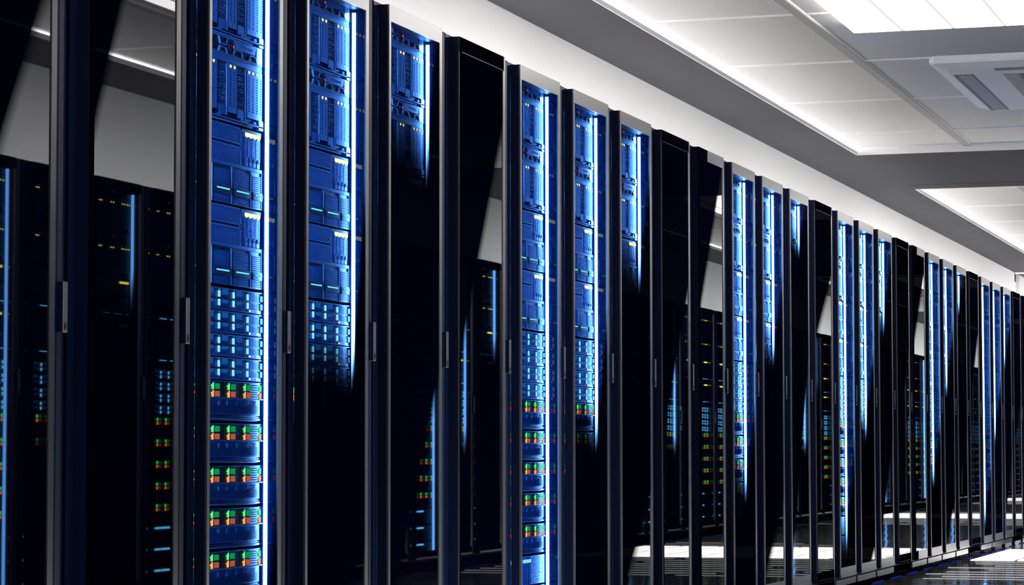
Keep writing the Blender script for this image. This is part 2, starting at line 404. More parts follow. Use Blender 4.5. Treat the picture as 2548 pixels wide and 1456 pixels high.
def module_storage():
    z = lambda v: v - 1.4300
    parts = []
    c = MB()
    c.box(SU0, SU1, SY + 0.006, 0.55, z(1.2370), z(1.4292), M['srv_dark'])
    c.box(SU0, 0.3405, SY, SY + 0.006, z(1.4230), z(1.4285), M['srv']); c.box(SU0, 0.3405, SY, SY + 0.006, z(1.3860), z(1.3905), M['srv'])
    c.box(SU0, 0.3405, SY, SY + 0.006, z(1.3765), z(1.3815), M['srv']); c.box(SU0, SU1, SY - 0.001, SY + 0.006, z(1.3285), z(1.3365), M['srv'])
    c.box(0.3310, 0.3405, SY, SY + 0.006, z(1.3365), z(1.4285), M['srv'])
    c.box(0.3405, SU1, SY + 0.001, SY + 0.006, z(1.4215), z(1.4285), M['srv_dark'])
    c.box(SU0, 0.3310, SY + 0.004, SY + 0.006, z(1.3365), z(1.4230), M['recess'])
    parts.append(P('chassis', None, c))
    for z0, z1 in ((1.3905, 1.4230), (1.3365, 1.3765)):
        g = MB(); g.lattice(SU0 + 0.002, 0.3310, z(z0), z(z1), 0.0074, 0.0027, SY + 0.0005, SY + 0.003, M['srv']); parts.append(P('perforated_panel', None, g))
    n = MB(); n.grille(0.3430, 0.3550, z(1.3400), z(1.4200), 2, 12, 0.0018, 0.0028, SY, SY + 0.004, M['srv']); n.box(0.3415, 0.3565, SY + 0.004, SY + 0.006, z(1.338), z(1.4215), M['recess'])
    parts.append(P('vent_grille', None, n))
    for k in range(4):
        u0, u1 = 0.3585 + 0.0240 * k, 0.3585 + 0.0240 * k + 0.0228
        b = MB()
        b.box(u0, u1, SY + 0.003, SY + 0.006, z(1.3385), z(1.4215), M['srv_dark'])
        b.box(u0, u0 + 0.0025, SY - 0.001, SY + 0.003, z(1.3385), z(1.4215), M['srv']); b.box(u1 - 0.0025, u1, SY - 0.001, SY + 0.003, z(1.3385), z(1.4215), M['srv'])
        b.box(u0, u1, SY - 0.001, SY + 0.003, z(1.3385), z(1.3560), M['srv']); b.box(u0, u1, SY - 0.001, SY + 0.003, z(1.4065), z(1.4130), M['srv'])
        b.grille(u0 + 0.0025, u1 - 0.0025, z(1.3560), z(1.4065), 4, 9, 0.0020, 0.0024, SY - 0.0004, SY + 0.003, M['srv'])
        b.bar(u0 + 0.006, z(1.350), u0 + 0.011, z(1.3600), 0.0018, SY - 0.003, SY - 0.001, M['srv_lite']); b.bar(u0 + 0.011, z(1.3600), u0 + 0.016, z(1.350), 0.0018, SY - 0.003, SY - 0.001, M['srv_lite'])
        parts.append(P('drive_module', None, b))
        y = MB(); y.prism([(u0 + 0.0012, z(1.4200)), (u0 + 0.0012, z(1.4135)), (u0 + 0.0055, z(1.4095)), (u1 - 0.0055, z(1.4095)), (u1 - 0.0012, z(1.4135)), (u1 - 0.0012, z(1.4200))], SY - 0.003, SY - 0.001, M['lime'])
        parts.append(['indicator_light', len(parts) - 1, y.done('indicator_light')])
    for k in range(4):
        d = 0.1168
        u0 = 0.3990 - d * 3 + d * k + 0.001; u1 = u0 + d - 0.002
        if k == 3: u1 = SU1
        if k == 0: u0 = SU0
        b = MB()
        b.box(u0, u1, SY + 0.003, SY + 0.006, z(1.2375), z(1.3285), M['srv_dark'])
        for a_, b_ in ((u0, u0 + 0.0012), (u1 - 0.0012, u1)): b.box(a_, b_, SY - 0.001, SY + 0.004, z(1.2375), z(1.3275), M['srv_lite'])
        b.box(u0, u1, SY, SY + 0.004, z(1.2375), z(1.2385), M['srv_lite'])
        gu0, gu1 = u0 + 0.012, min(u0 + 0.104, u1 - 0.001)
        b.grille(gu0, gu1, z(1.2800), z(1.3180), 17 if k in (1, 2) else 8, 8, 0.0016, 0.0018, SY + 0.0005, SY + 0.003, M['srv'])
        b.grille(gu0, gu1, z(1.2400), z(1.2565), 17 if k in (1, 2) else 8, 4, 0.0016, 0.0018, SY + 0.0005, SY + 0.003, M['srv'])
        b.prism([(u0 + 0.006, z(1.2775)), (u0 + 0.010, z(1.2585)), (min(u0 + 0.106, u1), z(1.2585)), (min(u0 + 0.112, u1), z(1.2775))], SY - 0.003, SY + 0.003, M['srv_dark'])
        parts.append(P('fan_tray', None, b))
        y = MB(); y.box(u0 + 0.022, min(u0 + 0.095, u1), SY - 0.0045, SY - 0.003, z(1.2690), z(1.2722), M['cyan'])
        parts.append(['indicator_light', len(parts) - 1, y.done('indicator_light')])
    return parts

def module_slim():
    z = lambda v: v - 1.0320
    parts = []
    c = MB()
    c.box(SU0, SU1, SY + 0.006, 0.55, z(0.9815), z(1.0300), M['srv_dark'])
    c.box(SU0, SU1, SY - 0.002, SY + 0.006, z(1.0295), z(1.0315), M['srv_lite'])
    c.box(SU0, SU1, SY - 0.001, SY + 0.006, z(0.9790), z(0.9806), M['srv'])
    c.box(SU0, SU1, SY + 0.001, SY + 0.006, z(1.0050), z(1.0075), M['srv_dark'])
    c.grille(SU0, 0.39, z(0.9812), z(0.9868), 46, 1, 0.0028, 0.0006, SY, SY + 0.004, M['srv'])
    c.box(0.395, SU1, SY, SY + 0.006, z(0.9806), z(0.9870), M['srv'])
    parts.append(P('chassis', None, c))
    for row, (z0, z1) in enumerate(((1.0075, 1.0295), (0.9870, 1.0045))):
        for k in range(6):
            u0 = 0.1255 - 0.172 + 0.0861 * k + 0.002; u1 = u0 + 0.0841
            u0, u1 = max(u0, SU0), min(u1, SU1)
            if u1 - u0 < 0.02: continue
            b = MB()
            b.box(u0, u1, SY + 0.003, SY + 0.006, z(z0), z(z1), M['srv_dark'])
            b.box(u0, u0 + 0.0012, SY - 0.0015, SY + 0.003, z(z0), z(z1), M['srv_lite'])
            for j in range(11):
                uu = u0 + 0.004 + j * 0.0058
                if uu + 0.003 < u1: b.box(uu, uu + (0.0028 if j < 6 else 0.0034), SY, SY + 0.003, z(z0 + 0.0015), z(z1 - (0.0015 if j < 6 else 0.004)), M['srv'])
            b.box(u0 + 0.014, min(u0 + 0.054, u1), SY - 0.0006, SY + 0.003, z(z1 - 0.0018), z(z1 - 0.0004), M['srv_lite'])
            parts.append(P('drive_bay', None, b))
            uu = 0.2026 + 0.0857 * (k - 2)
            if uu < SU0: continue
            y = MB(); y.box(uu, min(uu + 0.0092, 0.4695), SY - 0.003, SY - 0.0005, z(z0 + 0.0012 + 0.0006), z(z0 + 0.0162), M['ice'])
            parts.append(['indicator_light', len(parts) - 1, y.done('indicator_light')])
            uw = uu + 0.024
            if uw + 0.036 < SU1 - 0.02 and k < 4:
                y = MB(); y.box(uw, uw + 0.036, SY - 0.0012, SY - 0.0002, z(z0 + 0.008), z(z1 - 0.001), M['ice_dim'])
                parts.append(['lens', len(parts) - 2, y.done('lens')])  # dim reflection beside the light, painted as a glowing block
    for u in (0.3945, 0.4415):
        d = MB(); d.box(u - 0.0030, u + 0.0030, SY - 0.002, SY, z(0.9815), z(0.9858), M['white_dot'])
        parts.append(P('status_light', None, d))
    return parts

def module_shelf():
    z = lambda v: v - 0.8090
    parts = []
    c = MB()
    c.box(SU0, SU1, SY + 0.006, 0.55, z(0.7140), z(0.8080), M['srv_dark'])
    c.box(SU0, SU1, SY - 0.001, SY + 0.006, z(0.8070), z(0.8088), M['srv'])
    c.box(SU0, SU1 + 0.002, SY - 0.006, SY + 0.006, z(0.7665), z(0.7685), M['srv_lite'])
    c.box(SU0, 0.40, SY + 0.001, SY + 0.006, z(0.7700), z(0.8070), M['recess'])
    c.box(0.400, SU1, SY + 0.001, SY + 0.006, z(0.7700), z(0.8070), M['srv'])
    for j in range(6):
        for i in range(7): c.box(0.397 + i * 0.0075, 0.4015 + i * 0.0075, SY - 0.0002, SY + 0.002, z(0.7725 + j * 0.0056), z(0.7753 + j * 0.0056), M['recess'])
    for k in range(4): c.box(0.1845 + 0.0893 * (k - 1), 0.1865 + 0.0893 * (k - 1), SY - 0.001, SY + 0.002, z(0.7700), z(0.8070), M['srv'])
    parts.append(P('chassis', None, c))
    # bowed lower bezel
    b = MB(); n = 26; i1 = b.mi(M['srv']); i0 = b.mi(M['srv_lite'])
    def yb(u):
        t = (u - 0.2215) / 0.2435
        return SY - 0.012 * (1 - t ** 4)
    for zz0, zz1, mt, off in ((0.7275, 0.7660, i1, 0.0), (0.7160, 0.7200, i0, -0.001), (0.7225, 0.7245, i1, 0.001)):
        prev = None
        for k in range(n + 1):
            u = SU0 + (SU1 - SU0 - 0.008) * k / n
            y = yb(u) + off
            q = [b.bm.verts.new((u, y, z(zz0))), b.bm.verts.new((u, y, z(zz1))), b.bm.verts.new((u, SY + 0.006, z(zz1))), b.bm.verts.new((u, SY + 0.006, z(zz0)))]
            if prev:
                for a_, b_ in ((0, 1), (1, 2), (3, 0), (2, 3)):
                    f = b.bm.faces.new((prev[a_], q[a_], q[b_], prev[b_])); f.material_index = mt
            else: f = b.bm.faces.new(q); f.material_index = mt
            prev = q
        f = b.bm.faces.new(prev[::-1]); f.material_index = mt
    i2 = b.mi(M['recess']); rr = random.Random(3)
    for i in range(88):                       # perforation of the bezel
        u = SU0 + 0.006 + i * 0.0052
        if u > SU1 - 0.016: break
        for j in range(9):
            if (j > 5 or j < 0) and (i // 6) % 2 == 0 and rr.random() < 0.6: continue
            zz = 0.7310 + j * 0.0036 + (0.0018 if i % 2 else 0)
            y = yb(u + 0.0012)
            b.box(u, u + 0.0026, y - 0.0004, y + 0.0012, z(zz), z(zz + 0.0018), M['recess'])
    for k in range(4):
        u = 0.187 + 0.049 * k + (0.008 if k > 1 else 0)
        for a in range(10):
            t0, t1 = a / 10 * 2 * math.pi, (a + 1) / 10 * 2 * math.pi
            b.bar(u + 0.0055 * math.cos(t0), z(0.7555) + 0.0055 * math.sin(t0), u + 0.0055 * math.cos(t1), z(0.7555) + 0.0055 * math.sin(t1), 0.0014, yb(u) - 0.0012, yb(u) + 0.002, M['srv_lite'])
    parts.append(P('bowed_bezel', None, b))
    for k in range(5):
        u = 0.1665 + 0.0958 * (k - 1) if k else 0.0705
        u = {0: 0.0715, 1: 0.1662, 2: 0.2600, 3: 0.3570, 4: 0.4540}[k]
        for zz, mt, dm, nm in ((0.7875, 'green', 'green_dim', 'green_light'), (0.7695, 'orange', 'orange_dim', 'orange_light')):
            y = MB()
            y.prism([(u + 0.003, z(zz)), (u + 0.013, z(zz + 0.0004)), (u + 0.013, z(zz + 0.0155)), (u + 0.009, z(zz + 0.0158)), (u + 0.007, z(zz + 0.0120)), (u, z(zz + 0.0105)), (u + 0.0005, z(zz + 0.0075)), (u + 0.004, z(zz + 0.006))], SY - 0.0018, SY - 0.0002, M[mt])
            parts.append([nm, None, y.done(nm)])
            if k < 4:
                y = MB()
                y.box(u + 0.0227, u + 0.0500, SY - 0.0012, SY - 0.0002, z(zz + 0.0012), z(zz + 0.0145), M[dm])
                parts.append(['lens', len(parts) - 1, y.done('lens')])  # painted reflection of the indicator
    return parts

def module_switch():
    z = lambda v: v - 0.3010
    parts = []
    c = MB()
    c.box(SU0, SU1, SY + 0.004, 0.55, z(0.2080), z(0.3000), M['srv_dark'])
    c.box(SU0, SU1, SY - 0.001, SY + 0.004, z(0.2985), z(0.3005), M['srv_lite'])
    c.box(0.3160, SU1, SY, SY + 0.004, z(0.2080), z(0.2985), M['srv'])
    c.box(SU1 - 0.012, SU1, SY - 0.001, SY + 0.003, z(0.2080), z(0.2985), M['srv_lite'])
    rr = random.Random(9)
    for k in range(80):
        u = 0.318 + rr.random() * 0.12; zz = 0.2115 + rr.random() * 0.08
        c.box(u, u + rr.uniform(0.002, 0.009), SY - 0.0003, SY + 0.001, z(zz), z(zz + 0.0022), M['recess'] if rr.random() < 0.6 else M['srv_lite'])
    parts.append(P('chassis', None, c))
    for blk in range(4):
        b = MB()
        for k in range(4):
            u0 = 0.2315 + 0.0225 * k - 0.094 * blk
            if u0 < SU0: continue
            b.box(u0 - 0.001, u0 + 0.001, SY - 0.001, SY + 0.004, z(0.2080), z(0.2985), M['srv'])
            b.box(u0 + 0.001, u0 + 0.0215, SY + 0.002, SY + 0.004, z(0.2080), z(0.2985), M['srv'])
            for j in range(13):
                b.box(u0 + 0.004, u0 + 0.0155, SY, SY + 0.002, z(0.2110 + 0.0048 * j), z(0.2132 + 0.0048 * j), M['recess'] if j < 4 or j % 2 else M['srv_lite'])
        parts.append(P('card_group', None, b))
        y = MB()
        for k in range(4):
            u0 = 0.2340 + 0.0221 * k - 0.094 * blk
            if u0 > SU0: y.box(u0, u0 + 0.0150, SY - 0.002, SY, z(0.2793), z(0.2900), M['ice'])
        if blk < 2 or True: parts.append(['indicator_light', len(parts) - 1, y.done('indicator_light')])
    return parts

MODS = {'blade_server': module_blade(), 'storage_server': module_storage(), 'slim_server': module_slim(), 'drive_shelf': module_shelf(), 'network_switch': module_switch()}

def merged(parts, name):
    bm = bmesh.new(); mats = []
    for _, _, me in parts:
        n0 = len(bm.faces); bm.from_mesh(me); bm.faces.ensure_lookup_table()
        mp = []
        for m in me.materials:
            if m not in mats: mats.append(m)
            mp.append(mats.index(m))
        for i in range(n0, len(bm.faces)): bm.faces[i].material_index = mp[bm.faces[i].material_index]
    out = bpy.data.meshes.new(name); bm.to_mesh(out); bm.free()
    for m in mats: out.materials.append(m)
    return out
MERGED = {k: merged(v, k) for k, v in MODS.items()}

LAYOUT = ([('blade_server', 1.8452 - 0.2063 * i) for i in range(2)] + [('storage_server', 1.4300 - 0.1970 * i) for i in range(2)] +
          [('slim_server', 1.0320 - 0.0556 * i) for i in range(4)] + [('drive_shelf', 0.8090 - 0.1015 * i) for i in range(5)] +
          [('network_switch', 0.3010 - 0.0995 * i) for i in range(3)])
DESC = {'blade_server': (['upper', 'lower'], 'blade server chassis with yellow lights'),
        'storage_server': (['upper', 'lower'], 'perforated storage server with cyan light bars'),
        'slim_server': (['topmost', 'second', 'third', 'lowest'], 'slim server with ice-blue lights'),
        'drive_shelf': (['topmost', 'second', 'third', 'fourth', 'lowest'], 'drive shelf with green and orange lights'),
        'network_switch': (['upper', 'middle', 'lower'], 'network switch with pale blue lights')}
CATS = {'blade_server': 'server', 'storage_server': 'server', 'slim_server': 'server', 'drive_shelf': 'disk shelf', 'network_switch': 'network switch'}

def place_module(kind, loc, label, group, detailed, rz=0.0):
    if not detailed:
        return thing(kind, label, CATS[kind], loc, group, rz, MERGED[kind])
    t = thing(kind, label, CATS[kind], loc, group, rz)
    objs = []
    for name, par, me in MODS[kind]:
        p = t
        if isinstance(par, int): p = objs[par]
        elif isinstance(par, str): p = next(o for o, (n, _, _) in zip(objs, MODS[kind]) if n == par)
        objs.append(link(name, me, p))
    return t

# ------------------------------------------------------------------ cabinet meshes
def door_mesh(kind):
    """kind: plain (grey metal), black (black face, grey right edge), half (first part of the rails black)"""
    b = MB(); zt, zb = FZ + DH, FZ
    top = bot = left = right = M['steel']
    if kind == 'black': top = bot = left = M['black']  # dark reflections painted onto rails and left stile
    T = 0.005
    if kind == 'ink': top = bot = left = M['black']; right = M['gun']
    if kind == 'half':
        b.box(0, 0.15, 0, T, GZ1, zt, M['black']); b.box(0.15, DW, 0, T, GZ1, zt, M['steel'])
        b.box(0, 0.10, 0, T, zb, GZ0, M['black']); b.box(0.10, DW, 0, T, zb, GZ0, M['steel'])
        left = M['black']
        b.box(0, GU0, 0, T, GZ0, GZ1, left); b.box(GU1, DW, 0, T, GZ0, GZ1, right)
    elif kind == 'black':
        b.box(0, GU1 + 0.010, 0, T, GZ1, zt, top); b.box(GU1 + 0.010, DW, 0, T, GZ1, zt, right)
        b.box(0, GU1 + 0.010, 0, T, zb, GZ0, bot); b.box(GU1 + 0.010, DW, 0, T, zb, GZ0, right)
        b.box(0.0008, GU0, 0, T, GZ0, GZ1, left); b.box(GU1, DW, 0, T, GZ0, GZ1, right)
        b.box(0, 0.0008, 0, T, zb, zt, M['steel'])
        b.box(0.02, GU1, -0.0012, 0, GZ1 + 0.0005, GZ1 + 0.003, M['body'])
        b.box(0.0, DW, -0.001, 0, zb + 0.010, zb + 0.012, M['side'])
    else:
        b.box(0, DW, 0, T, GZ1, zt, top); b.box(0, DW, 0, T, zb, GZ0, bot)
        b.box(0, GU0, 0, T, GZ0, GZ1, left); b.box(GU1, DW, 0, T, GZ0, GZ1, right)
        b.box(0.0, DW, -0.0025, 0, zb + 0.004, zb + 0.016, M['steel'])
    # skirt: left edge, top and bottom returns, stepped flange that carries the handle
    b.box(0.0, 0.0035, T, 0.0325, zb, zt, M['side'])
    b.box(0.0035, DW, T, 0.0325, zt - 0.004, zt - 0.0002, M['side']); b.box(DW, 0.4923, 0.010, 0.0325, zt - 0.0065, zt - 0.004, M['body'])
    b.box(0.0035, 0.4923, T, 0.0325, zb + 0.0002, zb + 0.004, M['side'])
    b.box(0.4430, 0.4923, 0.010, 0.0135, zb + 0.004, zt - 0.004, M['body'])
    b.box(0.4880, 0.4923, 0.0135, 0.0332, zb + 0.004, zt - 0.004, M['body'])
    b.box(0.4695, 0.4710, 0.0092, 0.0100, zb + 0.004, zt - 0.006, M['side'])
    b.box(GU1, GU1 + 0.0015, T, 0.011, GZ0, GZ1, M['inner'])
    return b.done('door_frame')
DOOR = {k: door_mesh(k) for k in ('plain', 'black', 'half', 'ink')}
_g = MB(); _g.box(GU0, GU1, 0.0015, 0.0030, GZ0, GZ1, M['black'])
def glass_mesh(mat):
    g = MB(); m = mat
    v = [g.bm.verts.new(p) for p in ((GU0, 0.0025, GZ0), (GU1, 0.0025, GZ0), (GU1, 0.0025, GZ1), (GU0, 0.0025, GZ1))]
    f = g.bm.faces.new(v); f.material_index = g.mi(m)
    me = bpy.data.meshes.new('glass_pane'); g.bm.to_mesh(me); g.bm.free(); me.materials.append(m)
    return me
_h = MB()
_h.box(0.4742, 0.4940, -0.0030, 0.0135, FZ + 0.8830, FZ + 0.9870, M['steel'])
_h.box(0.4738, 0.4752, -0.0028, 0.0130, FZ + 0.8831, FZ + 0.9869, M['side'])
HANDLE = _h.done('handle', 0.0006)
_k = MB()
_pts = [(0.4841 + 0.0062 * math.cos(a * math.pi / 12), FZ + 0.8960 + 0.0080 * math.sin(a * math.pi / 12)) for a in range(24)]
_k.prism(_pts, -0.0036, -0.0029, M['keyhole'])
_k.prism([(0.4841 + 0.0015 * math.cos(a * math.pi / 6), FZ + 0.8950 + 0.0035 * math.sin(a * math.pi / 6)) for a in range(12)], -0.0042, -0.0036, M['side'])
KEYHOLE = _k.done('keyhole')
def body_mesh(bm_='body'):
    b = MB(); z0, z1, D = 0.060, FZ + 1.8745, 1.02
    X0, X1 = -0.0420, 0.5460
    b.box(X0, X0 + 0.004, 0.033, D, z0, z1, M['body']); b.box(X1 - 0.004, X1, 0.033, D, z0, z1, M['body'])
    b.box(X0, X1, 0.033, D, z1 - 0.004, z1, M['body']); b.box(X0, X1, 0.033, D, z0, z0 + 0.02, M['body'])
    b.box(X0, X1, D - 0.004, D, z0, z1, M['body'])
    b.box(X0, 0.001, 0.0332, 0.038, z0, z1, M['body']); b.box(0.480, X1, 0.0332, 0.040, z0, z1, M['body'])
    b.box(X0, -0.0405, 0.030, 0.034, z0, z1, M['side'])
    b.box(0.0012, 0.4790, 0.0340, 0.060, GZ1 + 0.012, z1 - 0.0045, M['body']); b.box(0.0012, 0.4790, 0.0340, 0.060, z0 + 0.0205, GZ0 - 0.035, M['body'])
    return b.done('body')
BODY = body_mesh()
def lining_mesh():
    b = MB()
    b.box(MIR, MIR + 0.003, 0.0138, 0.12, GZ0 - 0.03, GZ1 + 0.010, M['inner'])
    b.box(-0.027, -0.024, 0.0385, 0.12, GZ0 - 0.03, GZ1 + 0.010, M['inner'])
    return b.done('lining')
LINING = lining_mesh()
def plinth_mesh(mat, kind):
    b = MB()
    if kind == 'half':
        b.box(-0.0225, 0.20, 0.018, 0.032, 0.0415, FZ - 0.012, M['black'] if False else mat)
        b.box(0.20, 0.522, 0.018, 0.032, 0.0415, FZ - 0.012, mat)
    else: b.box(-0.0225, 0.522, 0.018, 0.032, 0.0415, FZ - 0.012, mat)
    b.hexa([(0.524, 0.022, 0.0415), (0.532, 0.030, 0.0415), (0.532, 0.040, 0.0415), (0.524, 0.032, 0.0415), (0.524, 0.022, FZ - 0.012), (0.540, 0.030, FZ - 0.012), (0.540, 0.040, FZ - 0.012), (0.524, 0.032, FZ - 0.012)], mat)
    b.box(-0.0225, 0.522, 0.032, 0.060, 0.060, FZ - 0.014, M['body'])
    return b.done('plinth')
PLINTH = {'plain': plinth_mesh(M['steel'], 'plain'), 'half': plinth_mesh(M['steel'], 'half'), 'black': plinth_mesh(M['black'], 'black'), 'ink': plinth_mesh(M['black'], 'ink')}
_ft = MB(); _ft.cyl(0, 0, 0.0, 0.0600, 0.0065, M['steel']); _ft.cyl(0, 0, 0.012, 0.018, 0.009, M['steel'])
FOOT = _ft.done('foot')
_s = MB(); _s.box(0.4736, 0.4757, 0.0515, 0.0606, GZ0 - 0.02, GZ1 + 0.004, M['strip']); STRIP = _s.done('light_strip')
_s = MB(); _s.box(-0.0235, -0.0185, 0.0385, 0.0590, GZ0 - 0.02, GZ1 + 0.004, M['strip']); FILL_STRIP = _s.done('light_strip')  # unseen second strip added to light the server faces
_s = MB(); _s.box(0.06, 0.38, 0.050, 0.062, 0.0003, 0.004, M['under']); UNDER = _s.done('under_light')
_s = MB(); _s.box(0.4722, 0.4757, 0.0505, 0.0636, GZ0 - 0.02, GZ1 + 0.004, M['far_strip']); STRIP_FAR = _s.done('light_strip')

# painted dark-reflection and mirror-area tables measured from the photograph, per cabinet
PAINTED_DARK = {0: (0.335, 0.20, 0.30, 0.42, 0.45), 1: (0.318, 0.855, 0.16, 0.42, 1.308), 2: (0.303, 1.478, 0.24, 0.42, 1.95), 4: 'clear',
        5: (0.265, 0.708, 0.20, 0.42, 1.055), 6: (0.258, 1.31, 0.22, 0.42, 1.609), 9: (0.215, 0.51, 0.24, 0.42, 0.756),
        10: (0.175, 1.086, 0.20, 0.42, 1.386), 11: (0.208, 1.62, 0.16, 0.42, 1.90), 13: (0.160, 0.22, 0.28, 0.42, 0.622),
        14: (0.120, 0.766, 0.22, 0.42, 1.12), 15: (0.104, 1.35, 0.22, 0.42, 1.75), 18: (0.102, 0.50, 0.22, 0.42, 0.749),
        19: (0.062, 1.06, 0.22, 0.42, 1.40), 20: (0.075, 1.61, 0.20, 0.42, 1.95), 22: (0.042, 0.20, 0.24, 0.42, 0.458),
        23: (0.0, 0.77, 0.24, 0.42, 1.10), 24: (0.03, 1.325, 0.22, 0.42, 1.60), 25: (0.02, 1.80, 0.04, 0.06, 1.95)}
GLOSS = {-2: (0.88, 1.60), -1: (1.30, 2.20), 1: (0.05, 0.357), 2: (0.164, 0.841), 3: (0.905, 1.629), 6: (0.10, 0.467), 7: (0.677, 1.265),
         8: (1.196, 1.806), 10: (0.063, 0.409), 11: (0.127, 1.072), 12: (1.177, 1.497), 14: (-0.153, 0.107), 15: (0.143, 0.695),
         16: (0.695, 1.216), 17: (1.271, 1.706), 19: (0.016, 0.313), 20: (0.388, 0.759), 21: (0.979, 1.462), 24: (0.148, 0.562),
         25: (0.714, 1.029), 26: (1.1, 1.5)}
def shift(f):                                  # tables are measured from the door bottom
    if f is None or f == 'clear': return f
    return (f[0], f[1] + FZ, f[2], f[3], f[4] + FZ)

def cabinet(k, ox, oy, rz, label, group, painted_dark, gloss, style, dark=False, far=False):
    t = thing('server_cabinet', label, 'server cabinet', (ox, oy, 0), group, rz)
    link('body', BODY, t)
    link('lining', LINING, t)
    d = link('door', DOOR[style], t)
    gm = painted_dark_glass('smoked_door_glass', painted_dark, gloss)
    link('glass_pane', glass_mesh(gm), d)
    hd = link('handle', HANDLE, d)
    link('keyhole', KEYHOLE, hd) if False else None
    link('keyhole', KEYHOLE, d)
    link('plinth', PLINTH[style], t)
    for u in (0.0, 0.50):
        link('foot', FOOT, t, (u, 0.09, 0))
        link('foot', FOOT, t, (u, 0.90, 0))
    if not dark:
        o = link('light_strip', STRIP_FAR if far else STRIP, t); o['label'] = 'glowing blue-white light strip'
        if not far: link('light_strip', FILL_STRIP, t)
    link('under_light', UNDER, t)
    return t

# ------------------------------------------------------------------ near row
LIT = [k for k in range(-2, 27) if k in PAINTED_DARK]
first_mod = {}
for k in range(-2, 27):
    m = k % 9
    style = {3: 'black', 7: 'black', 8: 'half'}.get(m, 'plain')
    if k < 0: style = 'ink'
    painted_dark = shift(PAINTED_DARK.get(k))
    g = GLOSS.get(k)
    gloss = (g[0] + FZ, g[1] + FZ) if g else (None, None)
    if painted_dark is None: st = {'ink': 'dark with a black door and mirror-like glass', 'black': 'dark with a black door frame', 'half': 'dark with a half black top rail', 'plain': 'dark'}[style]
    elif painted_dark == 'clear' or painted_dark[1] < 0.75: st = 'lit blue almost to its foot'
    elif painted_dark[1] < 1.3: st = 'lit blue in its upper half'
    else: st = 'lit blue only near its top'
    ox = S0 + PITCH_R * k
    cabinet(k, ox, 0, 0, f'tall server cabinet, {ORD[k + 2]} from the near end, {st}', 'server cabinets of the long row', painted_dark, gloss, style, dark=painted_dark is None)
    if painted_dark is None: continue
    li = LIT.index(k)
    zlow = 0.0 if painted_dark == 'clear' else painted_dark[1] - painted_dark[2] * 0.6
    cnt = {}
    for kind, ztop in LAYOUT:
        i = cnt.get(kind, 0); cnt[kind] = i + 1
        hgt = {'blade_server': 0.2063, 'storage_server': 0.197, 'slim_server': 0.0556, 'drive_shelf': 0.1015, 'network_switch': 0.0995}[kind]
        if ztop + FZ < zlow - 0.02: continue
        names, desc = DESC[kind]
        place_module(kind, (ox, 0, ztop + FZ), f'{names[i]} {desc} in the {ORD[li]} blue-lit cabinet', 'servers in the blue-lit cabinets', k <= 6)

# ------------------------------------------------------------------ opposite row (seen only in the reflections)
def opp_stack():
    b = MB()
    for kind, ztop in LAYOUT:
        for _, _, me in []: pass
    bm = b.bm
    i_of = {}
    for kind, ztop in LAYOUT:
        n0 = len(bm.faces); v0 = len(bm.verts)
        bm.from_mesh(MERGED[kind]); bm.verts.ensure_lookup_table(); bm.faces.ensure_lookup_table()
        for v in bm.verts[v0:]: v.co.z += ztop + FZ
        mp = [b.mi({M['srv']: M['opp_dark'], M['srv_lite']: M['opp_dark'], M['srv_dark']: M['opp_dark'], M['ice']: M['opp_ice'], M['cyan']: M['opp_ice'], M['green']: M['opp_green'], M['orange']: M['opp_orange'], M['yellow']: M['opp_yellow'], M['lime']: M['opp_yellow']}.get(m, m)) for m in MERGED[kind].materials]
        for f in bm.faces[n0:]: f.material_index = mp[f.material_index]
    return b.done('server_stack')
STACK = opp_stack()
for j in range(64):
    k = j % 9
    ox = 7.1 + 0.6 * j
    lit = k in (0, 1, 2, 4, 5, 6)
    f = {0: 'clear', 1: (0.3, 0.90, 0.2, 0.42, 1.3), 2: (0.3, 1.5, 0.2, 0.42, 1.8), 4: 'clear', 5: (0.3, 0.75, 0.2, 0.42, 1.1), 6: (0.3, 1.35, 0.2, 0.42, 1.6)}.get(k, 'clear')
    t = cabinet(j, ox, OPP_Y, 0, 'blue-lit server cabinet across the aisle, mirrored in the glass doors' if lit else 'dark server cabinet with small coloured lights across the aisle, mirrored in the doors', 'blue-lit cabinets across the aisle' if lit else 'dark cabinets across the aisle', f, (None, None), 'ink', dark=not lit, far=True)
    t.scale = (1, -1, 1)
    link('server_stack', STACK, t)

# ------------------------------------------------------------------ room shell
b = MB(); b.box(ROOM_X0, 29.76, WALL_Y, WALL_Y + 0.04, 0, H_SOF + 0.3, M['wall'])
b.box(29.76, 30.22, WALL_Y + 0.04, WALL_Y + 0.08, 0, H_SOF - 0.08, M['wall']); b.box(29.76, 30.22, WALL_Y + 0.04, WALL_Y + 0.08, H_SOF - 0.08, H_SOF + 0.3, M['soffit'])
b.box(30.22, ROOM_X1, WALL_Y, WALL_Y + 0.04, 0, H_SOF + 0.3, M['wall'])
struct('wall_back', b.done('wall_back'))
OW = OPP_Y - WALL_Y
b = MB(); b.box(ROOM_X0, ROOM_X1, OW - 0.04, OW, 0, H_SOF + 0.3, M['wall']); struct('wall_front', b.done('wall_front'))
b = MB(); b.box(ROOM_X1, ROOM_X1 + 0.04, OW, WALL_Y, 0, H_SOF + 0.3, M['wall']); struct('wall_end', b.done('wall_end'))
b = MB(); b.box(ROOM_X0 - 0.04, ROOM_X0, OW, WALL_Y, 0, H_SOF + 0.3, M['wall']); struct('wall_near', b.done('wall_near'))

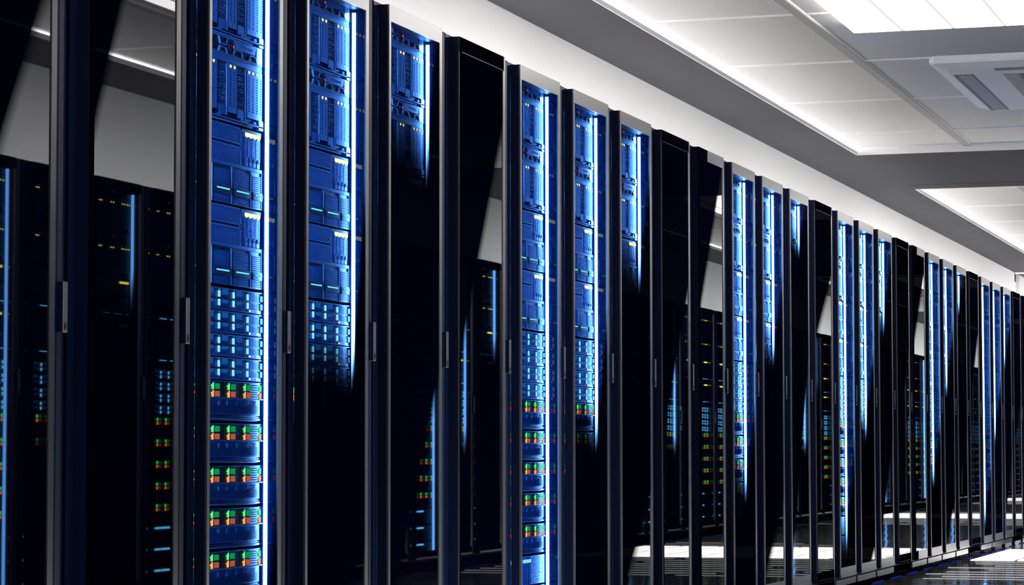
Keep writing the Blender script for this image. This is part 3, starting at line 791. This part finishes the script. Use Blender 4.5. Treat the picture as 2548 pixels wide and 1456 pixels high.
# floor: slightly domed polished slabs, with plain slab under the cabinets
TX, TY = 0.41, 0.31
fb = MB(); gi, fi = fb.mi(M['grout']), fb.mi(M['floor'])
def domed(x0, x1, y0, y1, n=2, sag=0.0006, mi=fi):
    gx = 0.0025; x0 += gx / 2; x1 -= gx / 2; y0 += gx / 2; y1 -= gx / 2
    cx, cy, hx, hy = (x0 + x1) / 2, (y0 + y1) / 2, (x1 - x0) / 2, (y1 - y0) / 2
    g = [[fb.bm.verts.new((x0 + (x1 - x0) * i / n, y0 + (y1 - y0) * j / n,
         0.0004 - sag * ((((x0 + (x1 - x0) * i / n) - cx) / hx) ** 2 + (((y0 + (y1 - y0) * j / n) - cy) / hy) ** 2) / 2)) for j in range(n + 1)] for i in range(n + 1)]
    for i in range(n):
        for j in range(n):
            f = fb.bm.faces.new((g[i][j], g[i + 1][j], g[i + 1][j + 1], g[i][j + 1])); f.material_index = mi; f.smooth = True
y_edges = [0.04 - TY * i for i in range(10)]
x = 0.0
xi = 0
while x < 45.5:
    for yy in y_edges:
        if yy - TY > OPP_Y - 0.1: domed(x, x + TX, yy - TY, yy)
    x += TX
me = None
def quad(mb, x0, x1, y0, y1, z, m):
    f = mb.bm.faces.new([mb.bm.verts.new(p) for p in ((x0, y0, z), (x1, y0, z), (x1, y1, z), (x0, y1, z))]); f.material_index = mb.mi(m)
quad(fb, ROOM_X0, ROOM_X1, OW, WALL_Y, -0.0025, M['grout'])
me = bpy.data.meshes.new('floor'); fb.bm.to_mesh(me); fb.bm.free()
for m_ in fb.mats: me.materials.append(m_)
struct('floor', me)
b = MB(); b.box(ROOM_X0, ROOM_X1, 0.045, WALL_Y, -0.02, -0.0001, M['floor']); b.box(ROOM_X0, ROOM_X1, OW, OPP_Y - 0.05, -0.02, -0.0001, M['floor'])
struct('floor_plinth_strip', b.done('floor_strip'))

# glowing patches and lines added across the aisle to imitate lamp reflections
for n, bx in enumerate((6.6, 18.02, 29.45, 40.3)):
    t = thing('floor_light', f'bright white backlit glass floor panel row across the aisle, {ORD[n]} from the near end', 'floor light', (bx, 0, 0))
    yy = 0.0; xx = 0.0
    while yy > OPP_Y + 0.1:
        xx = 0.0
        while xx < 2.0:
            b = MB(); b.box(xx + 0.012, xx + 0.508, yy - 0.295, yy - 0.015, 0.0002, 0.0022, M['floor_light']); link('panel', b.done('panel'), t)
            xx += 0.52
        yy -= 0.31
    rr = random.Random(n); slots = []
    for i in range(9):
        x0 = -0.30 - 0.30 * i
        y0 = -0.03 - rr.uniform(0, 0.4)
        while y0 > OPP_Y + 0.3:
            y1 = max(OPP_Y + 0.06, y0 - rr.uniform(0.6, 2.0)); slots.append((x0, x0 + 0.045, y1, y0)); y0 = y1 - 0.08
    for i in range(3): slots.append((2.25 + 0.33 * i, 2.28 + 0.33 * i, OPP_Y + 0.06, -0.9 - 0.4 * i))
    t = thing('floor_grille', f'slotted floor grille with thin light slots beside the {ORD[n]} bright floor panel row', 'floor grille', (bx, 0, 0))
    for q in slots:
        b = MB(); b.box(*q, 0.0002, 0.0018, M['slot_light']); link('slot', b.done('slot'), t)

# ceiling: grey dropped soffit with recessed coffers
SE, SW_ = 0.655, OPP_Y - 0.655                 # soffit edges (y)
COF = [(0.10, 7.62), (10.08, 17.62), (20.07, 27.60), (30.1, 37.6), (40.1, 45.9)]
b = MB(); Hs = H_SOF
b.box(ROOM_X0, ROOM_X1, SE, WALL_Y, Hs, Hs + 0.02, M['soffit']); b.box(ROOM_X0, ROOM_X1, OW, SW_, Hs, Hs + 0.02, M['soffit'])
xs = [ROOM_X0] + [v for c in COF for v in c] + [ROOM_X1]
for i in range(0, len(xs), 2):
    x0, x1 = xs[i], xs[i + 1]
    mid = x1 - 0.31 if i else None
    if mid and x1 - x0 > 1:
        b.box(x0, mid - 0.012, SW_, SE, Hs, Hs + 0.02, M['soffit']); b.box(mid + 0.012, x1, SW_, SE, Hs, Hs + 0.02, M['soffit'])
        b.box(mid - 0.012, mid + 0.012, SW_, SE, Hs + 0.012, Hs + 0.02, M['grout'])
    else: b.box(x0, x1, SW_, SE, Hs, Hs + 0.02, M['soffit'])
b.box(ROOM_X0, ROOM_X1, OW, WALL_Y, Hs + 0.30, Hs + 0.32, M['soffit'])
struct('ceiling', b.done('ceiling'))
b = MB()
for c0, c1 in COF:                              # thin white lips around each coffer
    b.box(c0, c1, SE - 0.006, SE, Hs - 0.003, Hs + 0.020, M['bar_white']); b.box(c0, c1, SW_, SW_ + 0.006, Hs - 0.003, Hs + 0.020, M['bar_white'])
    b.box(c1 - 0.008, c1, SW_ + 0.006, SE - 0.006, Hs - 0.003, Hs + 0.020, M['bar_white']); b.box(c0, c0 + 0.008, SW_ + 0.006, SE - 0.006, Hs - 0.003, Hs + 0.020, M['bar_white'])
for c0, c1 in COF:
    b.box(c1, c1 + 0.01, SW_ - 0.3, SE + 0.3, Hs + 0.02, H_TILE, M['bar_white']); b.box(c0 - 0.01, c0, SW_ - 0.3, SE + 0.3, Hs + 0.02, H_TILE, M['bar_white'])
struct('trim_1', b.done('trim'))
b = MB()                                         # recessed tiles
TB = [(-0.102, -0.054), (OPP_Y + 0.054, OPP_Y + 0.102)]
for c0, c1 in COF:
    b.box(c0 - 0.05, c1 + 0.05, SW_ - 0.30, SE + 0.30, H_TILE, H_TILE + 0.02, M['tile'])
struct('ceiling_tile_field', b.done('ceiling_tiles'))
b = MB()
for c0, c1 in COF:
    for y0, y1 in TB: b.box(c0, c1, y0, y1, H_TILE - 0.014, H_TILE, M['tbar']); b.box(c0, c1, y0 - 0.004, y0, H_TILE - 0.010, H_TILE, M['bar_white'])
    x = c0 + 0.492
    while x < c1 - 0.1:
        for y0, y1 in ((SW_, TB[1][0]), (TB[1][1], TB[0][0]), (TB[0][1], SE)):
            if not (y0 > TB[1][0] and y0 < -1): b.box(x, x + 0.010, y0, y1, H_TILE - 0.008, H_TILE, M['bar_white'])
            else: b.box(x, x + 0.010, y0, y1, H_TILE - 0.008, H_TILE, M['bar_white'])
        x += 1.5515
struct('trim_2', b.done('trim'))
# cove light strips hidden above the soffit edge
n = 0
for c0, c1 in COF:
    for yy in (SE + 0.06, SW_ - 0.075):
        b = MB(); b.box(0, c1 - c0 - 0.02, 0, 0.015, 0, 0.006, M['cove']); b.box(0, c1 - c0 - 0.02, -0.004, 0.019, -0.004, 0, M['bar_white'])
        t = thing('cove_light', f'hidden linear cove light along the {"rack side" if yy > 0 else "far side"} edge of the {ORD[n // 2]} ceiling coffer', 'light', (c0 + 0.01, yy, H_SOF + 0.0245), 'cove lights of the ceiling coffers', me=b.done('cove_light'))
        n += 1
# unseen tube uplights added on the cabinet tops to brighten the walls
n = 0
for side, yy in (('behind the long row', 0.72), ('across the aisle', OPP_Y - 0.72)):
    for i in range(12):
        x0 = 0.5 + 3.8 * i
        if x0 + 3.7 > ROOM_X1: break
        b = MB(); z0 = FZ + 1.8745
        b.box(0, 3.7, -0.04, 0.04, 0, 0.02, M['bar_white']); b.box(0.02, 3.68, -0.025, 0.025, 0.02, 0.055, M['uplight'])
        sg = -1 if yy > 0 else 1; b.box(0, 3.7, min(sg * 0.040, sg * 0.046), max(sg * 0.040, sg * 0.046), 0, 0.085, M['bar_white'])
        thing('uplight_tube', 'white tube uplight on the cabinet tops ' + side, 'light', (x0, yy, z0), 'tube uplights ' + side, me=b.done('uplight_tube'))
# ceiling lamps
for n, (c0, c1) in enumerate(COF):
    if c0 < 0: continue
    L0, L1 = c0 + 0.35, c0 + 2.39
    t = thing('ceiling_lamp', f'large white ceiling lamp panel with slats in the {ORD[n]} ceiling coffer', 'ceiling lamp', (L0, 0, H_SOF))
    fr = MB(); y0, y1 = -2.53, -0.268; Lx = L1 - L0
    fr.box(-0.004, Lx + 0.004, y0 - 0.004, y1 + 0.004, 0.045, H_TILE - H_SOF, M['bar_white'])
    yy = y1 - 0.2225; ys = [y1]
    while yy > y0 + 0.1:
        fr.box(0, Lx, yy - 0.0165, yy, 0.0, 0.012, M['lampbar']); ys.append(yy - 0.0165); yy -= 0.239
    link('frame', fr.done('frame'), t)
    yy = y1; i = 0
    while yy > y0 + 0.1:
        nx = max(yy - 0.2225, y0 + 0.006)
        pn = MB(); pn.box(0, Lx, nx, yy, 0.000, 0.045, M['lamp'])
        link('diffuser', pn.done('diffuser'), t); yy = nx - 0.0165

# ceiling air conditioners
def cassette(ox, oy, label):
    t = thing('ceiling_air_conditioner', label, 'air conditioner', (ox, oy, 0))
    W = 1.90; H0, H1 = H_SOF - 0.010, H_TILE
    b = MB()
    # rounded square plate, bevelled rim
    def loop(r, s, z): # r inset, s corner cut
        a, c = r, W - r
        return [(a + s, -a, z), (c - s, -a, z), (c, -a - s, z), (c, -c + s, z), (c - s, -c, z), (a + s, -c, z), (a, -c + s, z), (a, -a - s, z)]
    loops = [loop(0, 0.03, H1), loop(0, 0.03, H_SOF + 0.022), loop(0.006, 0.035, H_SOF + 0.012), loop(0.075, 0.05, H0)]
    vs = [[b.bm.verts.new(p) for p in lp] for lp in loops]
    mi = b.mi(M['bar_white'])
    for a_, b_ in zip(vs, vs[1:]):
        for i in range(8):
            f = b.bm.faces.new((a_[i], a_[(i + 1) % 8], b_[(i + 1) % 8], b_[i])); f.material_index = mi; f.smooth = False
    f = b.bm.faces.new(vs[-1]); f.material_index = mi
    link('housing', b.done('housing'), t)
    c = MB(); c.box(0.62 * W - 0.84, W - 0.34, -W + 0.34, -0.20 if False else -0.34, H0 - 0.004, H0 + 0.001, M['ac_grey'])
    for i in range(14): c.box(0.36 + i * 0.088, 0.372 + i * 0.088, -W + 0.42, -0.42, H0 - 0.008, H0 - 0.004, M['ac_dark'])
    link('intake_grille', c.done('intake_grille'), t)
    for a0, a1, b0, b1 in ((0.30, W - 0.10, -0.19, -0.085), (0.30, W - 0.10, -W + 0.085, -W + 0.19)):
        v = MB(); v.box(a0, a1, b0, b1, H0 - 0.0015, H0 + 0.0005, M['ac_dark']); v.hexa([(a0 + .01, b0 + 0.008, H0 - 0.0035), (a1 - .01, b0 + 0.008, H0 - 0.0035), (a1 - .01, b1 - 0.02, H0 - 0.0015), (a0 + .01, b1 - 0.02, H0 - 0.0015), (a0 + .01, b0 + 0.008, H0 - 0.0015), (a1 - .01, b0 + 0.008, H0 - 0.0015), (a1 - .01, b1 - 0.02, H0 - 0.001), (a0 + .01, b1 - 0.02, H0 - 0.001)], M['ac_grey'])
        link('air_outlet', v.done('air_outlet'), t)
    for a0, a1, b0, b1 in ((0.11, 0.20, -W + 0.32, -0.32), (W - 0.20, W - 0.11, -W + 0.32, -0.32)):
        v = MB(); v.box(a0, a1, b0, b1, H0 - 0.0015, H0 + 0.0005, M['ac_dark'])
        link('air_outlet', v.done('air_outlet'), t)
    return t
cassette(13.66, -0.435, 'white ceiling air conditioner beyond the lamp panel in the near coffer')
cassette(23.65, -0.435, 'white ceiling air conditioner in the farther coffer')
cassette(3.66, -0.435, 'white ceiling air conditioner above the near end of the aisle')
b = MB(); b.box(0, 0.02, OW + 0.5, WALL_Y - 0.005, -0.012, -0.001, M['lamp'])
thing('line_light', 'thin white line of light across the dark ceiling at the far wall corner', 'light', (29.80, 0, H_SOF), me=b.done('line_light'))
